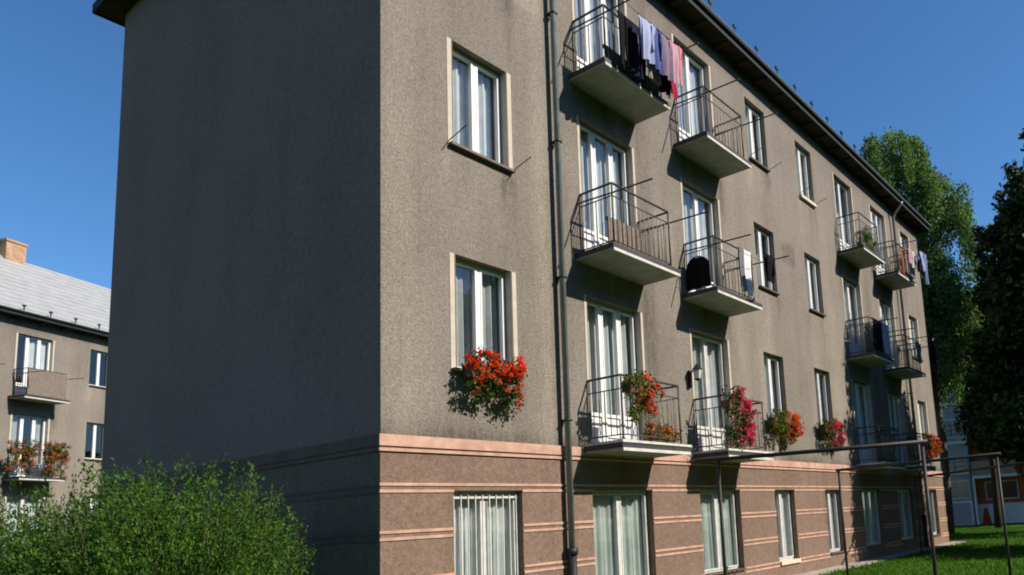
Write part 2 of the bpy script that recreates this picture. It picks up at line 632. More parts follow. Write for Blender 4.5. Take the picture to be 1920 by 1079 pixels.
def make_window(block, c, fl, style, base_y=0.0):
    kind = col_kind(c, fl)
    x0, x1, zb, zt = opening(c, fl)
    wide = x1 - x0
    strip = strip_of(c, fl)
    a, b = x0 + strip, x1 - strip
    leaves = style.get("leaves", 2)
    cuts = style.get("cuts") or [a + (b - a) * i / leaves for i in range(leaves + 1)]
    fm = M[style.get("frame", "frame" if fl > 1 else "frame_old")]
    mb = MB()
    y0, y1 = base_y + .12, base_y + .18
    mb.box(a, a + FW, y0, y1, zb, zt)
    mb.box(b - FW, b, y0, y1, zb, zt)
    mb.box(a + FW, b - FW, y0, y1, zt - FW, zt)
    mb.box(a + FW, b - FW, y0, y1, zb, zb + FW)
    for x in cuts[1:-1]:
        mb.box(x - .028, x + .028, y0 - .008, y1, zb + FW, zt - FW)
    edges = []
    for i in range(leaves):
        l = cuts[i] + (FW if i == 0 else .028)
        r_ = cuts[i + 1] - (FW if i == leaves - 1 else .028)
        sz = .027
        lo = zb + FW
        mb.box(l, l + sz, y0 - .014, y1 - .01, lo, zt - FW)
        mb.box(r_ - sz, r_, y0 - .014, y1 - .01, lo, zt - FW)
        mb.box(l + sz, r_ - sz, y0 - .014, y1 - .01, zt - FW - sz, zt - FW)
        mb.box(l + sz, r_ - sz, y0 - .014, y1 - .01, lo, lo + sz)
        base = lo + sz
        if kind == "door":
            zk = lo + .45
            mb.box(l + sz, r_ - sz, y0 + .01, y1 - .02, lo + sz, zk)
            mb.box(l + sz, r_ - sz, y0 - .012, y1 - .012, zk, zk + .05)
            base = zk + .05
        edges.append((l + sz, r_ - sz, base, zt - FW - sz))
    w = mb.build("balcony_door" if kind == "door" else "window", fm, block)
    pb = MB()
    for l, r_, lo, hi in edges:
        pb.box(l, r_, base_y + GLASS_Y - .004, base_y + GLASS_Y + .004, lo, hi)
    pb.build("pane", M["pane"], w)
    cs = style.get("curtain", "split")
    cmat = M[style.get("cmat", "curtain_white")]
    spans = []
    cy = base_y + .25
    cl, cr = (a + .03, b - .03) if fl > 1 else (a + .004, b - .004)
    if fl == 1:
        cy = base_y + .205
    sd = c * 10 + fl
    top = zt - .03
    cw = cr - cl
    if cs == "full":
        spans = [(cl, cr, top)]
    elif cs == "split":
        spans = [(cl, cl + cw * .36, top), (cr - cw * .36, cr, top)]
    elif cs == "left":
        spans = [(cl, cl + cw * .55, top)]
    elif cs == "half":
        spans = [(cl, cr, zb + (zt - zb) * .62)]
    elif cs == "right":
        spans = [(cl + cw * .42, cr, top)]
    for k, (u, v, h) in enumerate(spans):
        cb = MB()
        curtain_mesh(cb, u, v, zb + .04, h, cy, seed=sd + 3 * k)
        cb.build("curtain", cmat, w, smooth=True)
    if style.get("side_curtain"):
        sb = MB()
        curtain_mesh(sb, cl, cl + .17, zb + .1, top, cy - .06, amp=.02, wl=.08, seed=sd)
        sb.build("curtain", M["curtain_brown"], w, smooth=True)
    if strip:
        for u, v in ((x0, a), (b, x1)):
            sb = MB()
            sb.box(u, v, -.006, .0, zb, zt)
            uu = a if v == a else b
            d = .003
            if v == a:
                sb.box(uu - .01, uu + d, -.006, .117, zb, zt)
            else:
                sb.box(uu - d, uu + .01, -.006, .117, zb, zt)
            sb.build("surround", M["surround"], w)
    if kind == "window":
        sb = MB()
        sb.box(x0 + .01, x1 - .01, base_y - (.07 if fl > 1 else .045), y0, zb - (.028 if style.get("sill") != "sill_pale" else .07), zb + .004)
        sb.build("sill", M[style.get("sill", "sill")], w)
    if style.get("grille"):
        gb = MB()
        n = style["grille"]
        for i in range(n):
            x = a + .05 + (b - a - .1) * i / (n - 1)
            gb.box(x - .006, x + .006, base_y + .06, base_y + .072, zb + .02, zt - .05)
        gb.box(a + .002, b - .002, base_y + .072, base_y + .084, zt - .09, zt - .065)
        gb.box(a + .002, b - .002, base_y + .072, base_y + .084, zb + .05, zb + .075)
        gb.build("grille", M["frame_old"], w)
    if style.get("arms"):
        for x in (x0 + .02, x1 + .02):
            ab = MB()
            ab.tube([(x, 0.0, zb + .04), (x, -.33, zb + .12)], .007, 6)
            ab.build("drying_arm", M["rail"], w)
    return w


def make_balcony(block, c, fl, st):
    _, x0, x1 = COLS[c]
    zb = SL[fl]
    zt = zb + .10
    xa, xb = x0 - .14, x1 + .09
    D = .70
    sb = MB()
    sb.box(xa, xb, -D, 0, zb, zb + .03, 0)
    sb.box(xa - .012, xb + .012, -D - .014, 0, zb + .03, zt, 2)
    sb.box(xa + .0, xb, -D - .018, -D - .001, zb - .014, zb + .029, 1)
    if fl == 2:
        sb.box(xa - .02, xb + .02, -D - .03, 0, zt, zt + .035, 1)
    slab = sb.build("balcony", [M["slab"], M["slab_edge"], M["lip"]], block)
    rz = zt + (.035 if fl == 2 else 0)
    yr = -.61
    hx0, hx1 = x0 + .0, x1 + .0
    top = zt + .95
    rb = MB()
    t = .013
    for (p, q) in (((hx0, -.01), (hx0, yr)), ((hx0, yr), (hx1, yr)), ((hx1, yr), (hx1, -.01))):
        rb.tube([(p[0], p[1], top), (q[0], q[1], top)], .017, 8)
        rb.tube([(p[0], p[1], top - .19), (q[0], q[1], top - .19)], .009, 6)
        rb.tube([(p[0], p[1], rz + .09), (q[0], q[1], rz + .09)], .010, 6)
    for x in (hx0, hx1):
        rb.tube([(x, yr, rz), (x, yr, top)], .014, 8)
    for x in (hx0, hx1):
        rb.tube([(x, -.03, rz), (x, -.03, top)], .012, 6)
    n = int((hx1 - hx0) / .105)
    for i in range(1, n):
        x = hx0 + (hx1 - hx0) * i / n
        rb.tube([(x, yr, rz + .09), (x, yr, top - .19)], .0075, 5, 1)
    for x in (hx0, hx1):
        for i in range(1, 6):
            y = yr * i / 6
            rb.tube([(x, y, rz + .09), (x, y, top - .19)], .0075, 5, 1)
    rb.build("railing", [M["rail"], M["bar"]], slab, smooth=True)
    if st.get("arms", True):
        za = top - .17
        for x in (hx0 - .035, hx1 + .035):
            ab = MB()
            ab.tube([(x, -.0, za + .03), (x, -.62, za), (x, -1.36, za - .02)], .0125, 6)
            ab.build("drying_arm", M["rail"], slab)
        if st.get("line"):
            lb = MB()
            for y in st["line"]:
                lb.tube([(hx0 - .035, y, za - .018), ((hx0 + hx1) / 2, y, za - .035), (hx1 + .035, y, za - .018)], .004, 5)
            lb.build("clothes_line", M["rail"], slab)
    for (px0, px1, py, pz0, pz1) in st.get("panels", []):
        pb = MB()
        nn = max(2, int((px1 - px0) / .035))
        for i in range(nn):
            u = px0 + (px1 - px0) * i / nn
            v = px0 + (px1 - px0) * (i + 1) / nn - .004
            pb.box(u, v, py - .012 - .004 * (i % 2), py + .012, rz + pz0, rz + pz1)
        pb.box(px0 - .01, px1 + .01, py + .0125, py + .03, rz + pz1 - .05, rz + pz1 + .012, 1)
        pb.build("reed_panel", [M["panel"], M["rail"]], slab)
    return slab


def make_block(name, loc, rz, label, styles, bal):
    root = empty(name, loc, rz, label, "apartment block", "rendered apartment blocks")
    up_h, pl_h = [], []
    for c in range(8):
        for fl in (1, 2, 3, 4):
            x0, x1, zb, zt = opening(c, fl)
            s = strip_of(c, fl)
            (up_h if fl > 1 else pl_h).append((x0 + s, x1 - s, zb, zt))
    PT = .56
    mb = MB()
    facade(mb, 0, L_, PT, H_, up_h, 0, .34, grid=(.085, .17))
    mb.quad((0, W_, PT), (0, 0, PT), (0, 0, H_), (0, W_, H_), 1)
    mb.quad((L_, 0, PT), (L_, W_, PT), (L_, W_, H_), (L_, 0, H_), 1)
    mb.quad((L_, W_, PT), (0, W_, PT), (0, W_, H_), (L_, W_, H_), 1)
    wall = mb.build("wall", [M["wall"], M["wall_end"]], root)
    add_wear(wall.data)
    # plinth stands 15 mm proud
    q = .015
    mb = MB()
    zl = -4.0
    facade(mb, -q, L_ + q, zl, PT, pl_h, -q, .355)
    mb.quad((-q, W_ + q, zl), (-q, -q, zl), (-q, -q, PT), (-q, W_ + q, PT))
    mb.quad((L_ + q, -q, zl), (L_ + q, W_ + q, zl), (L_ + q, W_ + q, PT), (L_ + q, -q, PT))
    mb.quad((L_ + q, W_ + q, zl), (-q, W_ + q, zl), (-q, W_ + q, PT), (L_ + q, W_ + q, PT))
    mb.quad((-q, -q, PT), (L_ + q, -q, PT), (L_ + q, W_ + q, PT), (-q, W_ + q, PT))
    plinth = mb

    def band(z0, z1, out, cut):
        b = MB()
        e = q + out
        xs = [-e]
        if cut:
            for h in sorted(pl_h):
                xs += [h[0], h[1]]
        xs.append(L_ + e)
        for i in range(0, len(xs), 2):
            b.box(xs[i], xs[i + 1], -e, -q, z0, z1)
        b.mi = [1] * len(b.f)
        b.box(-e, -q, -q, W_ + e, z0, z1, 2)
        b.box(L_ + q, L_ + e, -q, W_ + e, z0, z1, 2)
        return b

    def merge(bs):
        r = MB()
        for b in bs:
            o = len(r.v)
            r.v += b.v
            r.f += [tuple(o + k for k in f) for f in b.f]
            r.mi += b.mi
        return r
    parts = [band(.452, .575, .018, False), band(.395, .428, .024, False)]
    for zc, cut in ((0.012, None), (-.485, True), (-.985, True), (-1.47, True)):
        parts.append(band(zc + .020, zc + .052, .012, bool(cut)))
        parts.append(band(zc - .052, zc - .020, .012, True))
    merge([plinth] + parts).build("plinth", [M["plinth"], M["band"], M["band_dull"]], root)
    # rooms behind the windows
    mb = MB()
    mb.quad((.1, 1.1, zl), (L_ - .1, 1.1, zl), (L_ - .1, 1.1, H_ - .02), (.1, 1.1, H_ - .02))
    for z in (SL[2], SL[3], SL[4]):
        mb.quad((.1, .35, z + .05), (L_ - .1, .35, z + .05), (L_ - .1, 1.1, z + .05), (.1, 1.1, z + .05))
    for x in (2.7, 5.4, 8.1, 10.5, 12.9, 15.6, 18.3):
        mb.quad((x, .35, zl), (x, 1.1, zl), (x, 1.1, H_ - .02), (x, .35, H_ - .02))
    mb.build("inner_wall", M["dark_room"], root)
    # roof
    OV = .36
    ze = H_
    zr = ze + .16
    A, B_, C_, D_ = (-OV, -OV), (L_ + OV, -OV), (L_ + OV, W_ + OV), (-OV, W_ + OV)
    hr = (W_ / 2 + OV) * .80
    r1, r2 = (W_ / 2 - .0, W_ / 2, zr + hr), (L_ - W_ / 2, W_ / 2, zr + hr)
    mb = MB()
    P = lambda p, z: (p[0], p[1], z)
    mb.poly([P(A, zr), P(B_, zr), r2, r1])
    mb.poly([P(B_, zr), P(C_, zr), r2])
    mb.poly([P(C_, zr), P(D_, zr), r1, r2])
    mb.poly([P(D_, zr), P(A, zr), r1])
    roof = mb.build("roof", M["roof"], root)
    mb = MB()
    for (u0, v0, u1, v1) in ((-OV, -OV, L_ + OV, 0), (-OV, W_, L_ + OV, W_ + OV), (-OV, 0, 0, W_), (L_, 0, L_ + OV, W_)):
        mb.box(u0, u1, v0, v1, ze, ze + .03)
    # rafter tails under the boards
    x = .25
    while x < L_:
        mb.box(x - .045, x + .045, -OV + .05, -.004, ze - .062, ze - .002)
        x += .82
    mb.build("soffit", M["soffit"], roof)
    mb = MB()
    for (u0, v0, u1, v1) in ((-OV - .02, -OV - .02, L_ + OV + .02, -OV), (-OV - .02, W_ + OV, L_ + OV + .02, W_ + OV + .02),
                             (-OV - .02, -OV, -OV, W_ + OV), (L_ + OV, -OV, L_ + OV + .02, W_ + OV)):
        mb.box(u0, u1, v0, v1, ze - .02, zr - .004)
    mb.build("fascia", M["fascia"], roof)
    gb = MB()
    prof = [(.0, .03), (.008, -.02), (.034, -.042), (.062, -.02), (.070, .03)]
    for k in range(len(prof) - 1):
        (d0, z0), (d1, z1) = prof[k], prof[k + 1]
        y0, y1 = -OV - .022 - d0, -OV - .022 - d1
        gb.quad((-OV, y0, zr - .04 + z0), (L_ + OV, y0, zr - .04 + z0), (L_ + OV, y1, zr - .04 + z1), (-OV, y1, zr - .04 + z1), 0)
    gb.tube([(-OV, -OV - .092, zr - .008), (L_ + OV, -OV - .092, zr - .008)], .010, 6, 1)
    for xe in (-OV, L_ + OV):
        gb.poly([(xe, -OV - .022 - d, zr - .04 + z) for d, z in prof], 0)
    gb.build("gutter", [M["fascia"], M["gutter"]], roof)
    # snow stops standing on the eave
    sg = MB()
    sg.box(-.022, .022, -.006, .006, -.10, .10)
    sg.box(-.055, .055, -.02, .02, .085, .15)
    first = None
    x = .35
    while x < L_ + .3:
        if first is None:
            o = first = sg.build("snow_guard", M["castiron"], roof)
        else:
            o = first.copy()
            COL.objects.link(o)
            o.parent = roof
        o.location = (x, -OV - .07, zr + .06)
        x += .93
    cb = MB()
    cb.box(8.17, 8.93, W_ / 2 - .28, W_ / 2 + .28, zr + hr - .5, zr + hr + .55)
    cb.box(8.13, 8.97, W_ / 2 - .32, W_ / 2 + .32, zr + hr + .55, zr + hr + .64)
    cb.build("chimney", M["chimney"], roof)
    for px in (2.76, 18.2):
        pb = MB()
        pb.tube([(px, -.105, -.82), (px, -.105, 8.55), (px, -.18, 8.70), (px, -.38, 8.92), (px, -.42, 9.0)], .044, 12)
        pb.tube([(px, -.105, zl), (px, -.105, -.80)], .058, 12, 1)
        pb.tube([(px, -.105, -.87), (px, -.105, -.78)], .078, 12, 1)
        for z in (-1.5, .9, 2.9, 4.9, 6.9):
            pb.box(px - .049, px + .049, -.154, -.02, z, z + .025, 1)
        pb.build("downpipe", [M["pipe"], M["castiron"]], root, smooth=True)
    for c in range(8):
        for fl in (1, 2, 3, 4):
            make_window(root, c, fl, styles.get((c, fl), {}), -q if fl == 1 else 0)
            if fl > 1 and COLS[c][0] == "door":
                make_balcony(root, c, fl, bal.get((c, fl), {}))
    return root


ST = {}
for c in range(8):
    for fl in (1, 2, 3, 4):
        d = {}
        if COLS[c][0] == "door" and fl > 1:
            d["leaves"] = 3 if c in (1, 6) else 2
        d["curtain"] = ["split", "full", "full", "full", "left", "half"][(c * 3 + fl * 2) % 6]
        if fl == 1:
            d["curtain"] = "full"
        d["cmat"] = ["curtain_white", "curtain_white", "curtain_grey"][(c + fl) % 3]
        ST[(c, fl)] = d
ST[(0, 3)].update(curtain="full", cmat="curtain_white", arms=True)
ST[(0, 2)].update(curtain="full", cmat="curtain_grey")
ST[(0, 1)].update(curtain="full", cmat="curtain_white", grille=10, cuts=None, frame="frame_old")
ST[(1, 1)].update(curtain="full", cmat="curtain_green", leaves=2)
ST[(2, 1)].update(curtain="full", cmat="curtain_green", leaves=2, frame="frame_old")
ST[(3, 1)].update(curtain="full", cmat="curtain_white", sill="sill_pale")
ST[(1, 2)].update(curtain="full", cmat="curtain_white", side_curtain=True)
ST[(1, 3)].update(curtain="full", cmat="curtain_white")
ST[(1, 4)].update(curtain="full", cmat="curtain_white")
ST[(2, 2)].update(frame="frame_old", curtain="full", cmat="curtain_white")
ST[(2, 3)].update(curtain="full", cmat="curtain_white")
ST[(2, 4)].update(curtain="full", cmat="curtain_white")
ST[(3, 3)].update(curtain="half", cmat="curtain_white")
ST[(3, 2)].update(curtain="full", cmat="curtain_grey")
ST[(3, 4)].update(curtain="full", cmat="curtain_white", arms=True)
ST[(4, 4)].update(curtain="full", cmat="curtain_white", sill="sill_pale", arms=True)
ST[(4, 3)].update(curtain="full", cmat="curtain_white")
ST[(4, 2)].update(curtain="split", cmat="curtain_grey", frame="frame_old")
BAL = {(1, 4): dict(line=[-.85, -1.05], panels=[(3.33, 4.68, -.585, .03, .33)]),
       (1, 3): dict(panels=[(3.30, 4.02, -.52, .03, .47)]),
       (2, 4): dict(),
       (2, 3): dict(line=[-.85]),
       (1, 2): dict(arms=False), (2, 2): dict(arms=False),
       (5, 4): dict(arms=False, panels=[(13.58, 14.1, -.585, .03, .42)]),
       (6, 4): dict(line=[-.75, -.90, -1.1]), (6, 3): dict(line=[-.85, -1.1]), (5, 3): dict(line=[-.85])}

main = make_block("apartment_block", (0, 0, 0), 0,
                  "long grey rendered apartment block with salmon banded plinth and laundry on its balconies", ST, BAL)

ST2 = {k: dict(v) for k, v in ST.items()}
for k in ST2:
    ST2[k].pop("side_curtain", None)
    ST2[k].pop("arms", None)
ST2[(2, 4)].update(leaves=3, curtain="right", cmat="curtain_white")
ST2[(2, 3)].update(leaves=3, curtain="split", cmat="curtain_grey")
ST2[(3, 4)].update(curtain="none")
ST2[(3, 3)].update(curtain="none")
TH = 0.4209
NX = 3.1414 - 6.07 * math.cos(TH)
NY = 25.956 - 6.07 * math.sin(TH)
NZ = 7.19 - 8.44
make_block("apartment_block", (NX, NY, NZ), TH,
           "farther grey apartment block with pale roof and brick chimney behind the green shrub", ST2,
           {(2, 4): dict(panels=[(6.06, 7.43, -.635, .03, .93)]), (2, 3): dict(arms=False), (2, 2): dict(arms=False)})


def nb(x, y, z):
    """a point given in the farther block's own frame"""
    return (NX + x * math.cos(TH) - y * math.sin(TH), NY + x * math.sin(TH) + y * math.cos(TH), NZ + z)


# ------------------------------------------------------------------ flower boxes
def flower_box(x0, x1, y, ztop, up, drop, cols, label, seed, leafmix=(.55, .35, .10), rz=0, loc=None, dens=1.0, notch=0.0,
               planter="planter", spread=.16, name="flower_box", flower_bias=None, cat="flowers"):
    r = np.random.default_rng(seed)
    w = x1 - x0
    loc = loc or ((x0 + x1) / 2, y, ztop)
    root = empty(name, loc, rz, label, cat, "flowering plants on the facades")
    mb = MB()
    mb.poly([(-w / 2, -.07, -.15), (w / 2, -.07, -.15), (w / 2, .07, -.15), (-w / 2, .07, -.15)][::-1])
    for (a, b) in (((-1, -1), (1, -1)), ((1, -1), (1, 1)), ((1, 1), (-1, 1)), ((-1, 1), (-1, -1))):
        mb.quad((a[0] * w / 2 * .97, a[1] * .07, -.15), (b[0] * w / 2 * .97, b[1] * .07, -.15), (b[0] * w / 2, b[1] * .09, 0), (a[0] * w / 2, a[1] * .09, 0))
    mb.quad((-w / 2, -.09, -.02), (w / 2, -.09, -.02), (w / 2, .09, -.02), (-w / 2, .09, -.02))
    mb.build("planter", M[planter], root)
    # clumps first, leaves round them: gives an uneven outline with gaps
    nc = int(46 * w * (up + drop) / .35 * dens) + 8
    cx = r.uniform(-w / 2 - .05, w / 2 + .05, nc)
    tz = r.uniform(0, 1, nc)
    low = drop * (1 - notch * np.exp(-(cx / (w * .16)) ** 2)) * r.uniform(.75, 1.1, nc)
    cz = up * r.uniform(.5, 1.1, nc) - (up + low) * tz ** 1.1
    bulge = np.sin(np.clip((cz + drop) / (up + drop), 0, 1) * math.pi) ** .6
    cy = -r.uniform(0.0, 1.0, nc) * spread * (.35 + .65 * bulge) + r.uniform(-.02, .05, nc)
    cc = np.stack([cx, cy, cz], 1)
    nl = int(nc * 30)
    k = r.integers(0, nc, nl)
    P_ = cc[k] + r.normal(size=(nl, 3)) * np.array([.038, .03, .042])
    a = unit(r.normal(size=(nl, 3)) + np.array([0, -.5, -.3]))
    b = unit(np.cross(a, r.normal(size=(nl, 3))))
    s = r.uniform(.013, .026, (nl, 1))
    pm = r.choice(3, nl, p=leafmix)
    quads_mesh("foliage", P_, a * s, b * s * .8, [M["flo_leaf"], M["flo_leaf_dark"], M["flo_leaf_yellow"]], pm, root)
    # blossom heads: little balls of petals
    nb_ = int(nc * 2.7 * sum(cols.values()))
    if nb_ == 0:
        return root
    wgt = np.ones(nc)
    if flower_bias is not None:
        wgt = flower_bias(cx / (w / 2), (cz + drop) / (up + drop)) + 1e-3
    k = r.choice(nc, nb_, p=wgt / wgt.sum())
    H = cc[k] + r.normal(size=(nb_, 3)) * np.array([.03, .02, .03]) + np.array([0, -.035, .01])
    names = list(cols)
    ci = r.choice(len(names), nb_, p=np.array([cols[n] for n in names]) / sum(cols.values()))
    npet = 18
    PP = np.repeat(H, npet, 0) + unit(r.normal(size=(nb_ * npet, 3))) * r.uniform(.006, .030, (nb_ * npet, 1))
    a = unit(r.normal(size=(nb_ * npet, 3)))
    b = unit(np.cross(a, r.normal(size=(nb_ * npet, 3))))
    s = r.uniform(.007, .014, (nb_ * npet, 1))
    o = quads_mesh("blossoms", PP, a * s, b * s, [M[n] for n in names], np.repeat(ci, npet), root)
    o["kind"] = "stuff"
    return root


flower_box(1.05, 1.80, -.12, 1.44, .17, .50, {"red": .8, "orange": .5, "pinkred": .2},
           "red geraniums spilling from the box under the second window above the plinth", 1, notch=.5, spread=.2,
           flower_bias=lambda u, t: np.clip(t - .25, 0, 1) + .25 * (u > .6))
flower_box(3.38, 3.92, -.64, 1.44, .10, .52, {"pinkred": .75, "orange": .25},
           "coral flowers hanging on the balcony railing with the brown curtain behind", 2, (.5, .2, .3), spread=.18,
           flower_bias=lambda u, t: np.clip(u + .5, .03, 1))
flower_box(4.02, 4.62, -.50, .78, .13, .10, {"orange": .25}, "yellow green trough plant standing on the balcony slab beside the coral flowers", 3, (.3, .2, .5), spread=.12)
flower_box(6.06, 6.68, -.64, 1.44, .20, .70, {"pink": 1.5}, "magenta pink flowers trailing down the balcony railing below the wall lantern", 4, (.4, .5, .1), spread=.2, dens=1.2,
           flower_bias=lambda u, t: np.clip(u + .55, .02, 1))
flower_box(8.66, 9.62, -.14, 1.42, .14, .48, {"orange": .45, "pinkred": .5}, "orange and coral flowers under the narrow window next to the lantern balcony", 5, (.35, .35, .3), spread=.2,
           flower_bias=lambda u, t: np.clip(u + .3, .03, 1))
flower_box(11.12, 12.05, -.14, 1.42, .16, .42, {"pink": .95}, "magenta flowers under the narrow window at the edge of the tree shadow", 6, (.4, .55, .05), spread=.2,
           flower_bias=lambda u, t: np.clip(u + .6, .05, 1))
flower_box(19.05, 20.05, -.14, 1.45, .22, .42, {"orange": 1.1}, "rust orange flowers under the last window at the far end of the block", 7, (.5, .4, .1), spread=.2)
flower_box(13.75, 14.55, -.50, 6.42, .42, .10, {"red": .0}, "grey green potted shrub standing on the top balcony above the tree shadow", 8, (.75, .2, .05), spread=.2, name="potted_plant", cat="plant")
flower_box(5.8, 6.6, 0, 0, .36, .75, {"orange": .42, "flo_leaf_yellow": .2}, "orange flowers at the near end of the farther block's balcony", 9, (.5, .4, .1), rz=TH, loc=nb(5.95, -.70, 4.28), spread=.2)
flower_box(6.0, 6.75, 0, 0, .36, .75, {"orange": .42, "flo_leaf_yellow": .2}, "orange flowers at the window end of the farther block's balcony", 10, (.6, .3, .1), rz=TH, loc=nb(7.1, -.70, 4.28), spread=.2)

# white pots on the lower balcony slab
for i, (x, lab) in enumerate(((6.35, "white flower pot on the balcony slab below the magenta flowers"), (6.62, "smaller white pot beside the railing post under the magenta flowers"))):
    mb = MB()
    n = 14
    prof = [(.055, 0), (.075, .07), (.09, .16), (.098, .165), (.098, .185), (.08, .185), (.07, .15)]
    prof = [(r_ * (1 - .2 * i), z * (1 - .2 * i)) for r_, z in prof]
    for k in range(len(prof) - 1):
        for j in range(n):
            t0, t1 = 2 * math.pi * j / n, 2 * math.pi * (j + 1) / n
            (r0, z0), (r1_, z1) = prof[k], prof[k + 1]
            mb.quad((r0 * math.cos(t0), r0 * math.sin(t0), z0), (r0 * math.cos(t1), r0 * math.sin(t1), z0),
                    (r1_ * math.cos(t1), r1_ * math.sin(t1), z1), (r1_ * math.cos(t0), r1_ * math.sin(t0), z1))
    mb.poly([(.07 * math.cos(2 * math.pi * j / n), .07 * math.sin(2 * math.pi * j / n), .14 * (1 - .2 * i)) for j in range(n)], 1)
    o = mb.build("flower_pot", [M["pot"], M["bark"]], smooth=True)
    o.location = (x, -.48, SL[2] + .135)
    tag(o, lab, "pot", "white pots on the lower balcony")


# ------------------------------------------------------------------ wall lantern
def lantern():
    root = empty("wall_lantern", (5.985, 0, 1.98), 0, "black wall lantern beside the balcony door over the magenta flowers", "lantern")
    mb = MB()
    mb.box(-.05, .05, -.025, -.002, -.24, .05)
    mb.build("back_plate", M["castiron"], root)
    mb = MB()
    mb.tube([(0, -.025, -.02), (0, -.09, .05), (0, -.15, .07), (0, -.17, .03)], .012, 8)
    mb.build("bracket", M["castiron"], root, smooth=True)
    mb = MB()
    n = 6
    rings = [(.015, .19), (.03, .17), (.085, .10), (.09, .085), (.07, .08), (.05, -.07), (.06, -.085), (.015, -.11)]
    for k in range(len(rings) - 1):
        for j in range(n):
            t0, t1 = 2 * math.pi * j / n, 2 * math.pi * (j + 1) / n
            (r0, z0), (r1_, z1) = rings[k], rings[k + 1]
            z0 -= .04
            z1 -= .04
            g = 1 if k == 4 else 0
            mb.quad((r0 * math.cos(t0), -.17 + r0 * math.sin(t0), z0), (r1_ * math.cos(t0), -.17 + r1_ * math.sin(t0), z1),
                    (r1_ * math.cos(t1), -.17 + r1_ * math.sin(t1), z1), (r0 * math.cos(t1), -.17 + r0 * math.sin(t1), z0), g)
    mb.build("lantern_head", [M["castiron"], M["frame_old"]], root)


lantern()


# ------------------------------------------------------------------ laundry
def sheet(mb, xf, z0, z1, y, amp, wl, ph, nx=12, nz=10, off=.0, cx=0):
    """a hanging sheet; xf(t)->(left,right) with t=0 at the top"""
    i0 = len(mb.v)
    for j in range(nz + 1):
        t = j / nz
        l, r_ = xf(t)
        for i in range(nx + 1):
            u = i / nx
            x = l + (r_ - l) * u
            yy = y + off + 1.5 * amp * (.25 + .75 * t) * math.sin(2 * math.pi * x / wl + ph) + .012 * math.sin(5 * t + ph)
            mb.v.append((x, yy, z0 + (z1 - z0) * t - .015 * math.sin(u * math.pi) * (1 - t)))
    for j in range(nz):
        for i in range(nx):
            k = i0 + j * (nx + 1) + i
            mb.f.append((k, k + 1, k + nx + 2, k + nx + 1))
            mb.mi.append(0)
    return i0


def garment(kind, x0, x1, y, zt, length, mat, label, seed, cat="clothes", group="laundry on the balconies"):
    r = random.Random(seed)
    ph = r.uniform(0, 6)
    w = x1 - x0
    mb = MB()
    am, wl = .016, r.uniform(.11, .17)
    sw = r.uniform(-.03, .03)
    for off in (-.011, .011):
        ph2 = ph + (0 if off < 0 else .5)
        if kind == "trousers":
            g = w * .05
            m = w / 2
            sheet(mb, lambda t: (sw * t, m - g * t), 0, -length, 0, am, wl, ph2, 8, 12, off)
            sheet(mb, lambda t: (m + g * t, w + sw * t * .5), 0, -length * .98, 0, am, wl, ph2 + 1, 8, 12, off)
        elif kind == "shirt":
            s = w * .2
            sheet(mb, lambda t: (s * .9 + sw * t - .03 * math.sin(3 * t), w - s * .9 + sw * t), 0, -length, 0, am, wl, ph2, 12, 12, off)
            sheet(mb, lambda t: (0 + .10 * w * t, s * 1.25 + .03 * w * t), -.02, -length * .75, 0, am, wl, ph2 + 1, 5, 8, off + .008)
            sheet(mb, lambda t: (w - s * 1.25 - .03 * w * t, w - .10 * w * t), -.02, -length * .7, 0, am, wl, ph2 + 2, 5, 8, off - .008)
        elif kind == "blanket":
            sheet(mb, lambda t: (w * .5 * (1 - math.sqrt(max(0, 1 - (1 - min(1, t / .35)) ** 2 * .9))), w * .5 * (1 + math.sqrt(max(0, 1 - (1 - min(1, t / .35)) ** 2 * .9)))), 0, -length, 0, am, wl * 1.5, ph2, 14, 16, off)
        else:
            sheet(mb, lambda t: (sw * t, w + sw * t * .6), 0, -length * (1 if off < 0 else .9), 0, am * 1.2, wl * 1.4, ph2, 14, 12, off)
    # the fold over the line joins both layers
    n = 8
    f0, f1 = (.36, .64) if kind == "blanket" else (0, 1)
    for i in range(n):
        a, b = w * (f0 + (f1 - f0) * i / n), w * (f0 + (f1 - f0) * (i + 1) / n)
        for (d0, e0, d1, e1) in ((-.013, -.004, 0, .012), (0, .012, .013, -.004)):
            mb.quad((a, d0, e0), (b, d0, e0), (b, d1, e1), (a, d1, e1))
    nm = {"trousers": "trousers", "shirt": "shirt"}.get(kind, kind)
    o = mb.build(nm, M["c_" + mat], smooth=True)
    o.location = (x0, y, zt)
    return tag(o, label, cat, group)


def arm_z(fl):
    return SL[fl] + .10 + .95 - .17 - .02


z4, z3 = arm_z(4), arm_z(3)
garment("trousers", 3.34, 3.64, -.85, z4, .84, "black", "black trousers at the downpipe end of the top balcony washing line", 11)
garment("shirt", 3.58, 3.98, -1.05, z4, .66, "lightblue", "pale blue shirt on the top balcony line next to the black trousers", 12)
garment("trousers", 3.68, 3.98, -.85, z4, .86, "navy", "navy trousers hanging behind the pale blue shirt", 13)
garment("shirt", 3.90, 4.16, -1.05, z4, .72, "blue", "blue shirt hanging between the pale blue shirt and the tan shirt", 14)
garment("shirt", 4.00, 4.38, -.85, z4, .74, "tan", "greyish tan shirt in the middle of the top washing line", 15)
garment("towel", 4.15, 4.40, -1.05, z4, .70, "mauve", "dusky mauve towel hanging beside the blue shirt", 16, "towel")
garment("shirt", 4.36, 4.66, -1.05, z4, .68, "pinkc", "pale pink shirt between the mauve towel and the rose towel", 17)
garment("trousers", 4.36, 4.66, -.85, z4, .80, "navy", "navy trousers hanging behind the pale pink shirt", 18)
garment("towel", 4.60, 4.71, -1.05, z4, .68, "rose", "rose pink towel beside the pale pink shirt", 19, "towel")
